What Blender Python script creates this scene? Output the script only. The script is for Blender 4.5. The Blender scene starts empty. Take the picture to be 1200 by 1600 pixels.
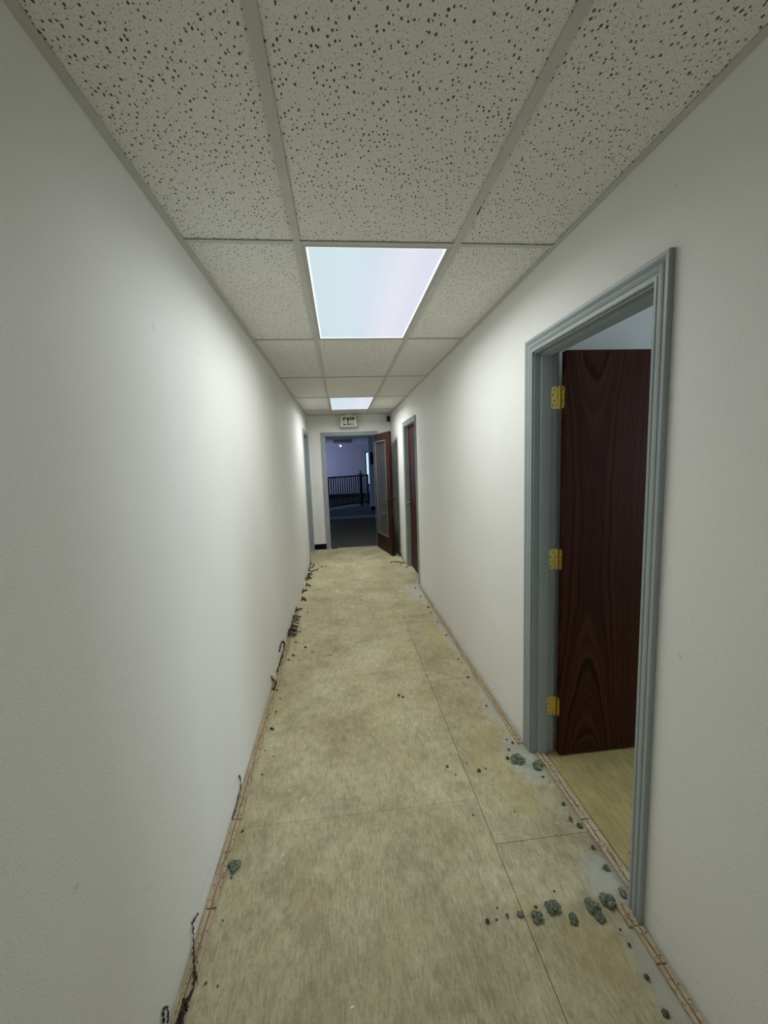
import bpy, bmesh, math, random
from mathutils import Vector, Matrix, noise as mnoise

# ------------------------------------------------------------------ camera, world, light, exposure
S = bpy.context.scene
COL = S.collection
XL, XR, H, YE = -0.5459, 0.8986, 2.3365, 7.2103      # corridor: left wall, right wall, ceiling, end wall
YB = -3.2                                            # wall behind the camera
WT = 0.112                                           # wall thickness
TX, TW, TL, TY0 = -0.1218, 0.6096, 1.2192, 1.6576    # ceiling grid: tee x, tile width, tile length, first cross tee
rng = random.Random(7)

F_PX, YAW, PITCH, ROLL, CAMZ = 636.98, 0.1005, 0.1235, -0.0375, 1.5148
fw = Vector((math.sin(YAW)*math.cos(PITCH), math.cos(YAW)*math.cos(PITCH), -math.sin(PITCH)))
r0 = Vector((math.cos(YAW), -math.sin(YAW), 0)); u0 = r0.cross(fw)
rr = math.cos(ROLL)*r0 + math.sin(ROLL)*u0; uu = -math.sin(ROLL)*r0 + math.cos(ROLL)*u0
cam = bpy.data.cameras.new('camera'); camo = bpy.data.objects.new('camera', cam); COL.objects.link(camo)
cam.sensor_fit = 'HORIZONTAL'; cam.sensor_width = 36.0; cam.lens = F_PX/1200*36
cam.clip_start = 0.02; cam.clip_end = 100
M = Matrix((rr, uu, -fw)).transposed().to_4x4(); M.translation = (0, 0, CAMZ)
camo.matrix_world = M
S.camera = camo

world = bpy.data.worlds.new('daylight'); S.world = world; world.use_nodes = True
bg = world.node_tree.nodes['Background']
bg.inputs[0].default_value = (0.62, 0.80, 1.0, 1); bg.inputs[1].default_value = 1.5

S.view_settings.view_transform = 'Standard'
S.view_settings.look = 'None'
S.view_settings.gamma = 1.0
S.view_settings.use_curve_mapping = False
S.view_settings.exposure = 0.0

LAMP_POWER = (13.2, 22.0, 6.0)     # the two ceiling fixtures in view and the next one of the row, behind the viewpoint
LAMP_COLOR = (0.955, 1.0, 0.985)
LAMP_SPREAD = 168

def area(name, loc, rot, sx, sy, power, color, spread=180):
    l = bpy.data.lights.new(name, 'AREA'); l.shape = 'RECTANGLE'; l.size = sx; l.size_y = sy
    l.energy = power; l.color = color; l.spread = math.radians(spread)
    o = bpy.data.objects.new(name, l); COL.objects.link(o); o.location = loc; o.rotation_euler = rot
    return o
PI = math.pi
# daylight entering through the side-room window and unseen windows added to light the far room
area('unseen_window_lamp', (3.70, 1.1, 1.45), (0, PI/2, 0), 1.2, 1.1, 30, (0.80, 0.92, 1.0))
area('unseen_window_lamp', (-2.90, 16.3, 1.35), (0, -PI/2, 0), 1.4, 2.6, 74, (0.47, 0.60, 1.0))

area('unseen_window_lamp', (-2.90, 9.0, 1.35), (0, -PI/2, 0), 1.4, 1.5, 12, (0.47, 0.62, 1.0))  # extra lamp, added to brighten the partition

# ------------------------------------------------------------------ materials
def new_mat(name):
    m = bpy.data.materials.new(name); m.use_nodes = True
    nt = m.node_tree; b = nt.nodes['Principled BSDF']
    return m, nt, b
def N(nt, typ, ins=None, **props):
    n = nt.nodes.new(typ)
    for k, v in props.items(): setattr(n, k, v)
    for k, v in (ins or {}).items():
        s = n.inputs[k]
        if isinstance(v, bpy.types.NodeSocket): nt.links.new(v, s)
        else: s.default_value = v
    return n
def pos(nt, scale=(1, 1, 1), obj=False):
    src = nt.nodes.new('ShaderNodeTexCoord').outputs['Object'] if obj else nt.nodes.new('ShaderNodeNewGeometry').outputs['Position']
    return N(nt, 'ShaderNodeVectorMath', {0: src, 1: scale}, operation='MULTIPLY').outputs[0]
def noise(nt, vec, scale, detail=3, rough=0.55, dist=0.0):
    return N(nt, 'ShaderNodeTexNoise', {'Vector': vec, 'Scale': scale, 'Detail': detail, 'Roughness': rough, 'Distortion': dist}).outputs[0]
def ramp(nt, fac, stops):
    n = N(nt, 'ShaderNodeValToRGB', {0: fac}); e = n.color_ramp.elements
    while len(e) < len(stops): e.new(0.5)
    for el, (p, c) in zip(e, stops):
        el.position = p; el.color = (c if isinstance(c, tuple) else (c, c, c)) + (1,)
    return n.outputs[0]
def mix(nt, fac, a, b, mode='MIX'):
    n = nt.nodes.new('ShaderNodeMix'); n.data_type = 'RGBA'; n.blend_type = mode
    for i, v in ((0, fac), (6, a), (7, b)):
        if isinstance(v, bpy.types.NodeSocket): nt.links.new(v, n.inputs[i])
        else: n.inputs[i].default_value = v if i == 0 else tuple(v) + (1,)
    return n.outputs[2]
def math_(nt, op, a, b=0.0, c=0.0):
    return N(nt, 'ShaderNodeMath', {0: a, 1: b, 2: c}, operation=op).outputs[0]
def bump(nt, b, height, strength, dist):
    n = N(nt, 'ShaderNodeBump', {'Height': height, 'Strength': strength, 'Distance': dist})
    nt.links.new(n.outputs[0], b.inputs['Normal'])
def put(nt, b, **k):
    for key, v in k.items():
        s = b.inputs[key.replace('_', ' ')]
        if isinstance(v, bpy.types.NodeSocket): nt.links.new(v, s)
        else: s.default_value = (tuple(v) + (1,)) if isinstance(v, tuple) and len(v) == 3 else v
def simple(name, col, rough=0.5, metal=0.0, var=0.12, scale=40, bmp=0.0, bscale=300, spec=0.3):
    m, nt, b = new_mat(name)
    f = noise(nt, pos(nt), scale, 3)
    lo = tuple(c*(1-var) for c in col); hi = tuple(min(1, c*(1+var)) for c in col)
    put(nt, b, Base_Color=ramp(nt, f, [(0.3, lo), (0.7, hi)]), Roughness=rough, Metallic=metal)
    b.inputs['Specular IOR Level'].default_value = spec
    if bmp: bump(nt, b, noise(nt, pos(nt), bscale, 2), bmp, 0.001)
    return m

def wall_mat(name, col, scuff=True):
    m, nt, b = new_mat(name)
    p = pos(nt)
    big = noise(nt, p, 1.3, 3)
    base = ramp(nt, big, [(0.3, tuple(c*0.965 for c in col)), (0.7, tuple(min(1, c*1.02) for c in col))])
    if scuff:
        # scuff marks and grime just above the floor, drawn out along the wall
        sep = N(nt, 'ShaderNodeSeparateXYZ', {0: p}).outputs
        low = N(nt, 'ShaderNodeMapRange', {0: sep[2], 1: 0.16, 2: 0.01, 3: 0.0, 4: 1.0}).outputs[0]
        st = noise(nt, pos(nt, (1, 4.5, 75)), 1.0, 3, 0.7)
        spots = math_(nt, 'MULTIPLY', ramp(nt, st, [(0.60, 0.0), (0.70, 1.0)]), low)
        sp2 = ramp(nt, noise(nt, p, 26, 2, 0.6), [(0.735, 0.0), (0.78, 1.0)])
        fac = math_(nt, 'MAXIMUM', math_(nt, 'MULTIPLY', spots, 0.55), math_(nt, 'MULTIPLY', sp2, 0.22))
        base = mix(nt, fac, base, (0.20, 0.19, 0.17))
    put(nt, b, Base_Color=base, Roughness=0.62)
    b.inputs['Specular IOR Level'].default_value = 0.35
    op = noise(nt, p, 210, 2, 0.5)
    op2 = noise(nt, p, 90, 2, 0.5)
    hgt = math_(nt, 'ADD', ramp(nt, op, [(0.38, 0.0), (0.66, 1.0)]), math_(nt, 'MULTIPLY', op2, 0.6))
    bump(nt, b, hgt, 0.26, 0.0013)
    return m

def tile_mat():
    m, nt, b = new_mat('fissured_mineral_tile')
    p = pos(nt)
    wob = N(nt, 'ShaderNodeTexNoise', {'Vector': p, 'Scale': 60.0, 'Detail': 2.0}).outputs[1]
    off = N(nt, 'ShaderNodeVectorMath', {0: wob, 1: (0.5, 0.5, 0.5)}, operation='SUBTRACT').outputs[0]
    off = N(nt, 'ShaderNodeVectorMath', {0: off, 'Scale': 0.006}, operation='SCALE').outputs[0]
    pw = N(nt, 'ShaderNodeVectorMath', {0: p, 1: off}, operation='ADD').outputs[0]
    def holes(scale, stretch, thr, keep, seed):
        v = N(nt, 'ShaderNodeMapping', {0: pw, 1: (seed, seed*1.7, 0), 2: (0, 0, 0.35), 3: (1.0, stretch, 0.0)}).outputs[0]
        vo = N(nt, 'ShaderNodeTexVoronoi', {'Vector': v, 'Scale': scale}, voronoi_dimensions='2D')
        rnd = N(nt, 'ShaderNodeSeparateColor', {0: vo.outputs['Color']}).outputs
        size = N(nt, 'ShaderNodeMapRange', {0: rnd[0], 1: keep, 2: 1.0, 3: thr*0.25, 4: thr}).outputs[0]
        d = math_(nt, 'SUBTRACT', size, vo.outputs['Distance'])
        return N(nt, 'ShaderNodeMapRange', {0: d, 1: -0.01, 2: 0.05, 3: 0.0, 4: 1.0}).outputs[0]
    h1 = holes(84, 0.70, 0.25, 0.25, 0.0)
    h2 = holes(185, 0.8, 0.24, 0.40, 3.1)
    h = math_(nt, 'MAXIMUM', h1, math_(nt, 'MULTIPLY', h2, 0.6))
    base = ramp(nt, noise(nt, p, 2.2, 3), [(0.3, (0.83, 0.82, 0.765)), (0.7, (0.87, 0.86, 0.805))])
    base = mix(nt, math_(nt, 'MULTIPLY', h, 0.93), base, (0.05, 0.046, 0.036))
    put(nt, b, Base_Color=base, Roughness=0.9)
    b.inputs['Specular IOR Level'].default_value = 0.1
    hh = math_(nt, 'ADD', math_(nt, 'MULTIPLY', h, -1.0), math_(nt, 'MULTIPLY', noise(nt, p, 260, 2), 0.25))
    bump(nt, b, hh, 0.5, 0.002)
    return m

def floor_mat():
    m, nt, b = new_mat('weathered_plywood')
    p = pos(nt)
    info = nt.nodes.new('ShaderNodeObjectInfo').outputs['Color']      # sheet tone, darker near and paler far in place of light
    sep = N(nt, 'ShaderNodeSeparateXYZ', {0: p}).outputs
    def blob(cx, cy, rx, ry, nz=0.75, sc=11.0):
        d = N(nt, 'ShaderNodeVectorMath', {0: p, 1: (cx, cy, 0)}, operation='SUBTRACT').outputs[0]
        d = N(nt, 'ShaderNodeVectorMath', {0: d, 1: (1/rx, 1/ry, 0)}, operation='MULTIPLY').outputs[0]
        l = N(nt, 'ShaderNodeVectorMath', {0: d}, operation='LENGTH').outputs['Value']
        l = math_(nt, 'ADD', l, math_(nt, 'MULTIPLY', math_(nt, 'SUBTRACT', noise(nt, p, sc, 4, 0.65), 0.5), nz*2))
        return N(nt, 'ShaderNodeMapRange', {0: l, 1: 1.0, 2: 0.45, 3: 0.0, 4: 1.0}).outputs[0]
    def mx(l):
        o = l[0]
        for q in l[1:]: o = math_(nt, 'MAXIMUM', o, q)
        return o
    big = noise(nt, p, 2.6, 6, 0.66, 0.3)
    col = ramp(nt, big, [(0.30, (0.37, 0.32, 0.19)), (0.50, (0.495, 0.44, 0.272)), (0.68, (0.60, 0.55, 0.365))])
    # fine grain running lengthwise, then short fibres
    g = noise(nt, pos(nt, (150, 22, 1)), 1.0, 4, 0.7)
    col = mix(nt, 1.0, col, ramp(nt, g, [(0.28, 0.66), (0.50, 1.0), (0.70, 1.20)]), 'MULTIPLY')
    g3 = noise(nt, pos(nt, (30, 14, 1)), 1.0, 5, 0.75)
    col = mix(nt, 1.0, col, ramp(nt, g3, [(0.30, 0.74), (0.52, 1.0), (0.70, 1.13)]), 'MULTIPLY')
    # grey-brown traffic stains
    st = noise(nt, p, 4.2, 6, 0.75, 0.5)
    col = mix(nt, ramp(nt, st, [(0.50, 0.0), (0.74, 0.62)]), col, (0.24, 0.21, 0.165))
    # yellow glue stains
    gl = noise(nt, N(nt, 'ShaderNodeVectorMath', {0: p, 1: (4.3, 8.2, 0)}, operation='ADD').outputs[0], 2.6, 4, 0.6)
    yb = mx([blob(0.72, 1.03, 0.11, 0.15), blob(0.56, 1.15, 0.06, 0.06), blob(0.70, 1.90, 0.15, 0.30), blob(0.72, 1.60, 0.10, 0.15), blob(0.75, 3.3, 0.12, 0.5)])
    col = mix(nt, math_(nt, 'MAXIMUM', math_(nt, 'MULTIPLY', yb, 0.36), ramp(nt, gl, [(0.58, 0.0), (0.72, 0.3)])), col, (0.50, 0.40, 0.155))
    # pale scratches and flecks
    sc = noise(nt, N(nt, 'ShaderNodeMapping', {0: p, 2: (0, 0, 0.6), 3: (150, 42, 1)}).outputs[0], 1.0, 2, 0.6)
    col = mix(nt, ramp(nt, sc, [(0.66, 0.0), (0.75, 0.40)]), col, (0.74, 0.69, 0.50))
    fl = noise(nt, p, 190, 2, 0.6)
    col = mix(nt, ramp(nt, fl, [(0.66, 0.0), (0.73, 0.6)]), col, (0.12, 0.10, 0.065))
    fl3 = noise(nt, p, 95, 4, 0.7)
    col = mix(nt, ramp(nt, fl3, [(0.26, 0.6), (0.46, 0.0)]), col, (0.21, 0.18, 0.115))
    # grey paint overspray patches beside the door casings and the right-hand wall
    gp = mx([blob(0.845, 1.83, 0.10, 0.20), blob(0.875, 1.20, 0.10, 0.14), blob(0.86, 0.90, 0.085, 0.26, 0.35), blob(0.86, 2.25, 0.075, 0.35), blob(0.85, 4.5, 0.20, 0.45), blob(0.86, 3.4, 0.07, 0.7)])
    inside = N(nt, 'ShaderNodeMapRange', {0: sep[0], 1: 0.97, 2: 0.93, 3: 0.0, 4: 1.0}).outputs[0]
    col = mix(nt, math_(nt, 'MULTIPLY', math_(nt, 'MULTIPLY', gp, 0.62), inside), col, (0.47, 0.485, 0.46))
    col = mix(nt, 1.0, col, info, 'MULTIPLY')
    put(nt, b, Base_Color=col, Roughness=0.6)
    b.inputs['Specular IOR Level'].default_value = 0.3
    bump(nt, b, math_(nt, 'ADD', g, fl), 0.25, 0.001)
    return m

def wood_mat(name, dark, light, rough, saddle=True):
    m, nt, b = new_mat(name)
    p = pos(nt, obj=True)
    s = N(nt, 'ShaderNodeSeparateXYZ', {0: p}).outputs
    x = math_(nt, 'SUBTRACT', s[0], 0.155)
    z = math_(nt, 'SUBTRACT', s[2], 1.15)
    wob = noise(nt, pos(nt, (3, 3, 0.9), True), 1.6, 3)
    if saddle:
        f = math_(nt, 'SUBTRACT', math_(nt, 'MULTIPLY', math_(nt, 'MULTIPLY', x, x), 330.0), math_(nt, 'MULTIPLY', math_(nt, 'MULTIPLY', z, z), 6.5))
    else:
        f = math_(nt, 'MULTIPLY', x, 60.0)
    f = math_(nt, 'ADD', f, math_(nt, 'MULTIPLY', wob, 5.0))
    ring = N(nt, 'ShaderNodeTexNoise', {'W': f, 'Scale': 1.1, 'Detail': 2.0, 'Roughness': 0.6}, noise_dimensions='1D').outputs[0]
    ring = N(nt, 'ShaderNodeMapRange', {0: ring, 1: 0.30, 2: 0.66, 3: 0.0, 4: 1.0}).outputs[0]
    fine = noise(nt, pos(nt, (170, 170, 6), True), 1.0, 3, 0.7)
    fac = math_(nt, 'ADD', math_(nt, 'MULTIPLY', ring, 0.55), math_(nt, 'MULTIPLY', fine, 0.5))
    put(nt, b, Base_Color=ramp(nt, fac, [(0.25, dark), (0.85, light)]), Roughness=rough)
    b.inputs['Specular IOR Level'].default_value = 0.10
    bump(nt, b, fac, 0.12, 0.0006)
    return m

def lens_mat():
    # prismatic acrylic lens lit by tubes of slightly different whites
    m, nt, b = new_mat('lit_prismatic_lens')
    p = pos(nt); s = N(nt, 'ShaderNodeSeparateXYZ', {0: p}).outputs
    t = N(nt, 'ShaderNodeMapRange', {0: s[0], 1: TX, 2: TX+TW}).outputs[0]
    col = ramp(nt, t, [(0.0, (0.62, 0.80, 0.88)), (0.30, (0.70, 0.88, 0.95)), (0.48, (0.72, 0.83, 0.98)), (0.72, (0.86, 0.87, 1.0)), (1.0, (0.72, 0.74, 0.93))])
    v = N(nt, 'ShaderNodeTexVoronoi', {'Vector': p, 'Scale': 190.0, 'Randomness': 0.0}, voronoi_dimensions='2D').outputs['Distance']
    col = mix(nt, 1.0, col, ramp(nt, v, [(0.0, 1.06), (0.7, 0.90)]), 'MULTIPLY')
    put(nt, b, Base_Color=(0.35, 0.37, 0.38), Roughness=0.35, Emission_Color=col, Emission_Strength=0.78)
    return m
def rim_mat():
    m, nt, b = new_mat('lit_lens_edge')
    f = noise(nt, pos(nt), 30)
    put(nt, b, Base_Color=(0.5, 0.5, 0.5), Roughness=0.4, Emission_Color=ramp(nt, f, [(0.3, (0.9, 0.97, 1.0)), (0.7, (0.95, 0.97, 1.0))]), Emission_Strength=1.1)
    return m
def glass_mat(name, tint, gloss=0.12, grey_haze=0.02):
    m, nt, b = new_mat(name)
    nt.nodes.remove(b)
    tr = N(nt, 'ShaderNodeBsdfTransparent', {0: tint + (1,)})
    gl = N(nt, 'ShaderNodeBsdfGlossy', {0: (0.9, 0.9, 0.9, 1), 'Roughness': 0.04})
    fr = N(nt, 'ShaderNodeFresnel', {0: 1.5})
    smear = noise(nt, pos(nt), 3.0, 3)
    fac = math_(nt, 'ADD', fr.outputs[0], math_(nt, 'MULTIPLY', smear, gloss))
    df = N(nt, 'ShaderNodeBsdfDiffuse', {0: (0.42, 0.44, 0.43, 1)})  # flat grey mixed into the pane in place of corridor reflections
    tr = N(nt, 'ShaderNodeMixShader', {0: grey_haze, 1: tr.outputs[0], 2: df.outputs[0]})
    mx = N(nt, 'ShaderNodeMixShader', {0: fac, 1: tr.outputs[0], 2: gl.outputs[0]})
    nt.links.new(mx.outputs[0], nt.nodes['Material Output'].inputs[0])
    return m
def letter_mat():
    # dark print, its middle painted pale for the glare across it
    m, nt, b = new_mat('glare_banded_print')
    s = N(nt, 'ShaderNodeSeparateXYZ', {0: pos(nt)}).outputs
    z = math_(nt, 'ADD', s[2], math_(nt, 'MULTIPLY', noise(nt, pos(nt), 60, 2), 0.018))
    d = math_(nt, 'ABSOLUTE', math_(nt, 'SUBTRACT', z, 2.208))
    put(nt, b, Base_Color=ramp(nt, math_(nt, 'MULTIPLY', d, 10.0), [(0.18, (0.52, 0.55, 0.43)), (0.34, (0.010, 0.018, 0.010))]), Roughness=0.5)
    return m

def grain_floor():
    m, nt, b = new_mat('yellowed_plywood')
    g = noise(nt, pos(nt, (90, 8, 1)), 1.0, 4, 0.7)
    f = noise(nt, pos(nt), 5.0, 5, 0.7)
    col = ramp(nt, f, [(0.3, (0.30, 0.235, 0.095)), (0.7, (0.42, 0.345, 0.155))])
    put(nt, b, Base_Color=mix(nt, 1.0, col, ramp(nt, g, [(0.3, 0.75), (0.68, 1.15)]), 'MULTIPLY'), Roughness=0.6)
    b.inputs['Specular IOR Level'].default_value = 0.3
    bump(nt, b, g, 0.2, 0.001)
    return m

def strip_mat():
    m, nt, b = new_mat('splintery_strip_wood')
    g = noise(nt, pos(nt, (260, 9, 120)), 1.0, 4, 0.7)
    col = ramp(nt, g, [(0.30, (0.17, 0.115, 0.07)), (0.48, (0.44, 0.335, 0.215)), (0.68, (0.60, 0.48, 0.33))])
    d = noise(nt, pos(nt), 55, 3, 0.7)
    col = mix(nt, ramp(nt, d, [(0.56, 0.0), (0.70, 0.75)]), col, (0.085, 0.06, 0.045))
    put(nt, b, Base_Color=col, Roughness=0.85)
    bump(nt, b, g, 0.6, 0.002)
    return m

MAT = dict(
    wall=wall_mat('orange_peel_wall_paint', (0.845, 0.835, 0.80)),
    room_wall=wall_mat('side_room_wall_paint', (0.60, 0.62, 0.62), False),
    mauve=wall_mat('mauve_wall_paint', (0.56, 0.49, 0.55), False),
    blue=wall_mat('blue_grey_wall_paint', (0.55, 0.66, 0.80), False),
    tile=tile_mat(), floor=floor_mat(),
    tee=simple('grid_tee_paint', (0.60, 0.595, 0.545), 0.5, var=0.05, scale=8),
    room_floor=grain_floor(),
    dark_void=simple('dark_void', (0.02, 0.02, 0.018), 0.9),
    subbase=simple('dusty_joint', (0.075, 0.062, 0.04), 0.9),
    trim=simple('grey_trim_paint', (0.335, 0.375, 0.38), 0.36, var=0.05, scale=6, bmp=0.05),
    walnut=wood_mat('dark_stained_oak', (0.011, 0.0032, 0.0018), (0.072, 0.0225, 0.0125), 0.5),
    redwood=wood_mat('red_brown_stained_wood', (0.015, 0.0045, 0.0025), (0.062, 0.0185, 0.009), 0.5, False),
    brass=simple('polished_brass', (0.80, 0.66, 0.24), 0.22, 1.0, var=0.08, scale=60),
    screw=simple('screw_recess', (0.05, 0.042, 0.015), 0.5, 0.6),
    lens=lens_mat(), rim=rim_mat(),
    fixture=simple('fixture_frame_paint', (0.50, 0.51, 0.49), 0.45, var=0.04, scale=8),
    glass=glass_mat('door_glass', (0.85, 0.88, 0.87), 0.04, 0.22), pane=glass_mat('window_glass', (0.9, 0.95, 0.97), 0.03),
    bead=simple('bronze_bead', (0.30, 0.255, 0.21), 0.35, 0.5),
    steel=simple('dark_bronze_lever', (0.10, 0.085, 0.07), 0.3, 0.9),
    rubber=simple('black_rubber_base', (0.007, 0.007, 0.008), 0.8, spec=0.08),
    plastic=simple('ivory_plastic', (0.82, 0.80, 0.74), 0.4, var=0.03),
    cream=simple('aged_cream_plastic', (0.72, 0.73, 0.58), 0.45, var=0.05, scale=25),
    sign_edge=simple('sign_brown_edge', (0.20, 0.18, 0.12), 0.5),
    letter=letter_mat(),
    black=simple('black_plastic', (0.013, 0.013, 0.015), 0.45),
    tack=strip_mat(),
    nail=simple('rusty_nail', (0.09, 0.05, 0.03), 0.6, 0.5),
    foam=simple('grey_green_foam', (0.16, 0.18, 0.13), 0.95, var=0.85, scale=160, bmp=0.8, bscale=400),
    crumb=simple('dark_foam_crumb', (0.085, 0.088, 0.06), 0.95, var=0.5, scale=150),
    yarn=simple('dark_carpet_yarn', (0.045, 0.040, 0.030), 0.95, var=0.5, scale=200),
    carpet=simple('dark_carpet', (0.085, 0.080, 0.066), 0.95, var=0.25, scale=60, bmp=0.6, bscale=500, spec=0.05),
    carpet_blue=simple('slate_carpet', (0.075, 0.092, 0.115), 0.95, var=0.2, scale=30, bmp=0.6, bscale=500),
    pale_grey=simple('pale_blue_grey', (0.19, 0.21, 0.25), 0.6, var=0.1),
    deep=simple('near_black_stairwell', (0.010, 0.010, 0.012), 0.95),
    rail=simple('black_rail_metal', (0.008, 0.008, 0.010), 0.45, 0.0),
    plain_ceiling=simple('plain_white_tile', (0.66, 0.66, 0.64), 0.9, var=0.04, scale=3),
    bulb=None,
)
mb, ntb, bb = new_mat('glowing_bulb')
put(ntb, bb, Base_Color=(0.9, 0.9, 0.85), Emission_Color=ramp(ntb, noise(ntb, pos(ntb), 20), [(0.3, (1, 0.95, 0.85)), (0.7, (1, 0.97, 0.9))]), Emission_Strength=1.6)
MAT['bulb'] = mb

# ------------------------------------------------------------------ helpers
def box(bm, x0, x1, y0, y1, z0, z1):
    v = [bm.verts.new(c) for c in ((x0,y0,z0),(x1,y0,z0),(x1,y1,z0),(x0,y1,z0),(x0,y0,z1),(x1,y0,z1),(x1,y1,z1),(x0,y1,z1))]
    return [bm.faces.new([v[i] for i in f]) for f in ((0,3,2,1),(4,5,6,7),(0,1,5,4),(1,2,6,5),(2,3,7,6),(3,0,4,7))]
def cyl(bm, p0, p1, r, n=16, r2=None):
    p0, p1 = Vector(p0), Vector(p1); d = (p1-p0).normalized()
    a = d.orthogonal().normalized(); b = d.cross(a); r2 = r if r2 is None else r2
    A = [bm.verts.new(p0 + r*(math.cos(t)*a+math.sin(t)*b)) for t in [2*PI*i/n for i in range(n)]]
    B = [bm.verts.new(p1 + r2*(math.cos(t)*a+math.sin(t)*b)) for t in [2*PI*i/n for i in range(n)]]
    for i in range(n): bm.faces.new((A[i], A[(i+1)%n], B[(i+1)%n], B[i]))
    bm.faces.new(A[::-1]); bm.faces.new(B)
def prism(bm, pts, f, d0, d1):
    """extrude polygon pts (2D) between depth d0 and d1; f(u, v, d) gives the 3D point"""
    A = [bm.verts.new(f(u, v, d0)) for u, v in pts]; B = [bm.verts.new(f(u, v, d1)) for u, v in pts]
    n = len(pts); bm.faces.new(A[::-1]); bm.faces.new(B)
    for i in range(n): bm.faces.new((A[i], A[(i+1)%n], B[(i+1)%n], B[i]))
def link(name, bm, mat, parent=None, bevel=0.0, smooth=False, loc=None, seg=2):
    if bevel: bmesh.ops.bevel(bm, geom=bm.edges[:], offset=bevel, segments=seg, affect='EDGES', profile=0.6)
    bmesh.ops.recalc_face_normals(bm, faces=bm.faces[:])
    me = bpy.data.meshes.new(name); bm.to_mesh(me); bm.free()
    me.materials.append(MAT[mat])
    if smooth:
        for p_ in me.polygons: p_.use_smooth = True
    o = bpy.data.objects.new(name, me); COL.objects.link(o)
    if loc: o.location = loc
    if parent: o.parent = parent
    return o
def share(name, me, parent=None, loc=(0, 0, 0), rz=0.0, sc=(1, 1, 1)):
    o = bpy.data.objects.new(name, me); COL.objects.link(o)
    o.location = loc; o.rotation_euler = (0, 0, rz); o.scale = sc
    if parent: o.parent = parent
    return o
def bx(name, mat, b, parent=None, bevel=0.0):
    bm = bmesh.new(); box(bm, *b); return link(name, bm, mat, parent, bevel)
def empty(name, loc=(0, 0, 0), rz=0.0):
    o = bpy.data.objects.new(name, None); COL.objects.link(o); o.location = loc; o.rotation_euler = (0, 0, rz)
    o.empty_display_size = 0.1
    return o
def tag(o, label, cat, group=None, kind=None):
    o['label'] = label; o['category'] = cat
    if group: o['group'] = group
    if kind: o['kind'] = kind
    return o
def boxes(name, mat, lst, parent=None):
    bm = bmesh.new()
    for b in lst: box(bm, *b)
    return link(name, bm, mat, parent)
def spline(pts, n=6):
    P = [Vector(p) for p in pts]; P = [P[0]*2-P[1]] + P + [P[-1]*2-P[-2]]; out = []
    for i in range(1, len(P)-2):
        for k in range(n):
            t = k/n; a, b, c, d = P[i-1:i+3]
            out.append(0.5*((2*b)+(c-a)*t+(2*a-5*b+4*c-d)*t*t+(3*b-a-3*c+d)*t**3))
    out.append(P[-2]); return out
def tube(bm, pts, r, n=6, jit=0.0, rg=rng):
    rings = []
    for i, p in enumerate(pts):
        d = (pts[min(i+1, len(pts)-1)] - pts[max(i-1, 0)]).normalized()
        a = d.orthogonal().normalized() if not rings else None
        if rings:
            a = (prev - prev.dot(d)*d).normalized()
        prev = a; b = d.cross(a)
        rad = r*(1+jit*(rg.random()-0.5)*2)
        q = p + Vector((rg.uniform(-1, 1), rg.uniform(-1, 1), rg.uniform(-0.3, 1)))*r*jit*1.2
        rings.append([bm.verts.new(q + rad*(math.cos(t)*a+math.sin(t)*b)) for t in [2*PI*k/n for k in range(n)]])
    for A, B in zip(rings, rings[1:]):
        for k in range(n): bm.faces.new((A[k], A[(k+1)%n], B[(k+1)%n], B[k]))
    bm.faces.new(rings[0][::-1]); bm.faces.new(rings[-1])

# ------------------------------------------------------------------ door openings (s0, s1 along the wall, top)
D1 = (1.115, 1.845, 1.98)      # near door, right wall
D2 = (4.862, 5.700, 1.98)      # far door, right wall
D3 = (-0.262, 0.606, 1.985)    # end wall
D4 = (6.300, 7.110, 1.985)     # left wall, by the end wall
JT = 0.018
RV = 0.006                      # reveal between casing and jamb face

# ------------------------------------------------------------------ structure: walls
def wall_with_holes(name, mat, f, s0, s1, z1, holes, depth=WT):
    bm = bmesh.new(); s = s0
    def seg(a, b, z0, z1_):
        prism(bm, [(a, z0), (b, z0), (b, z1_), (a, z1_)], f, 0.0, depth)
    for h0, h1, zt in sorted(holes):
        seg(s, h0-JT+RV, 0.0, z1); seg(h0-JT+RV, h1+JT-RV, zt+JT-RV, z1); s = h1+JT-RV
    seg(s, s1, 0.0, z1)
    return link(name, bm, mat)
fR = lambda s, z, d: Vector((XR+d, s, z))
fL = lambda s, z, d: Vector((XL-d, s, z))
fE = lambda s, z, d: Vector((s, YE+d, z))
HW = H+0.06
tag(wall_with_holes('wall_right', 'wall', fR, YB, YE, HW, [D1, D2]), 'off-white textured right corridor wall with two doorways', 'wall', kind='structure')
tag(wall_with_holes('wall_left', 'wall', fL, YB, YE, HW, [D4]), 'long off-white textured left corridor wall', 'wall', kind='structure')
tag(wall_with_holes('wall_end', 'wall', fE, XL-WT, XR+WT, HW, [D3]), 'off-white end wall around the doorway under the exit sign', 'wall', kind='structure')
tag(bx('wall_back', 'wall', (XL-WT, XR+WT, YB-WT, YB, 0, HW)), 'off-white wall closing the corridor behind the viewpoint', 'wall', kind='structure')

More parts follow.
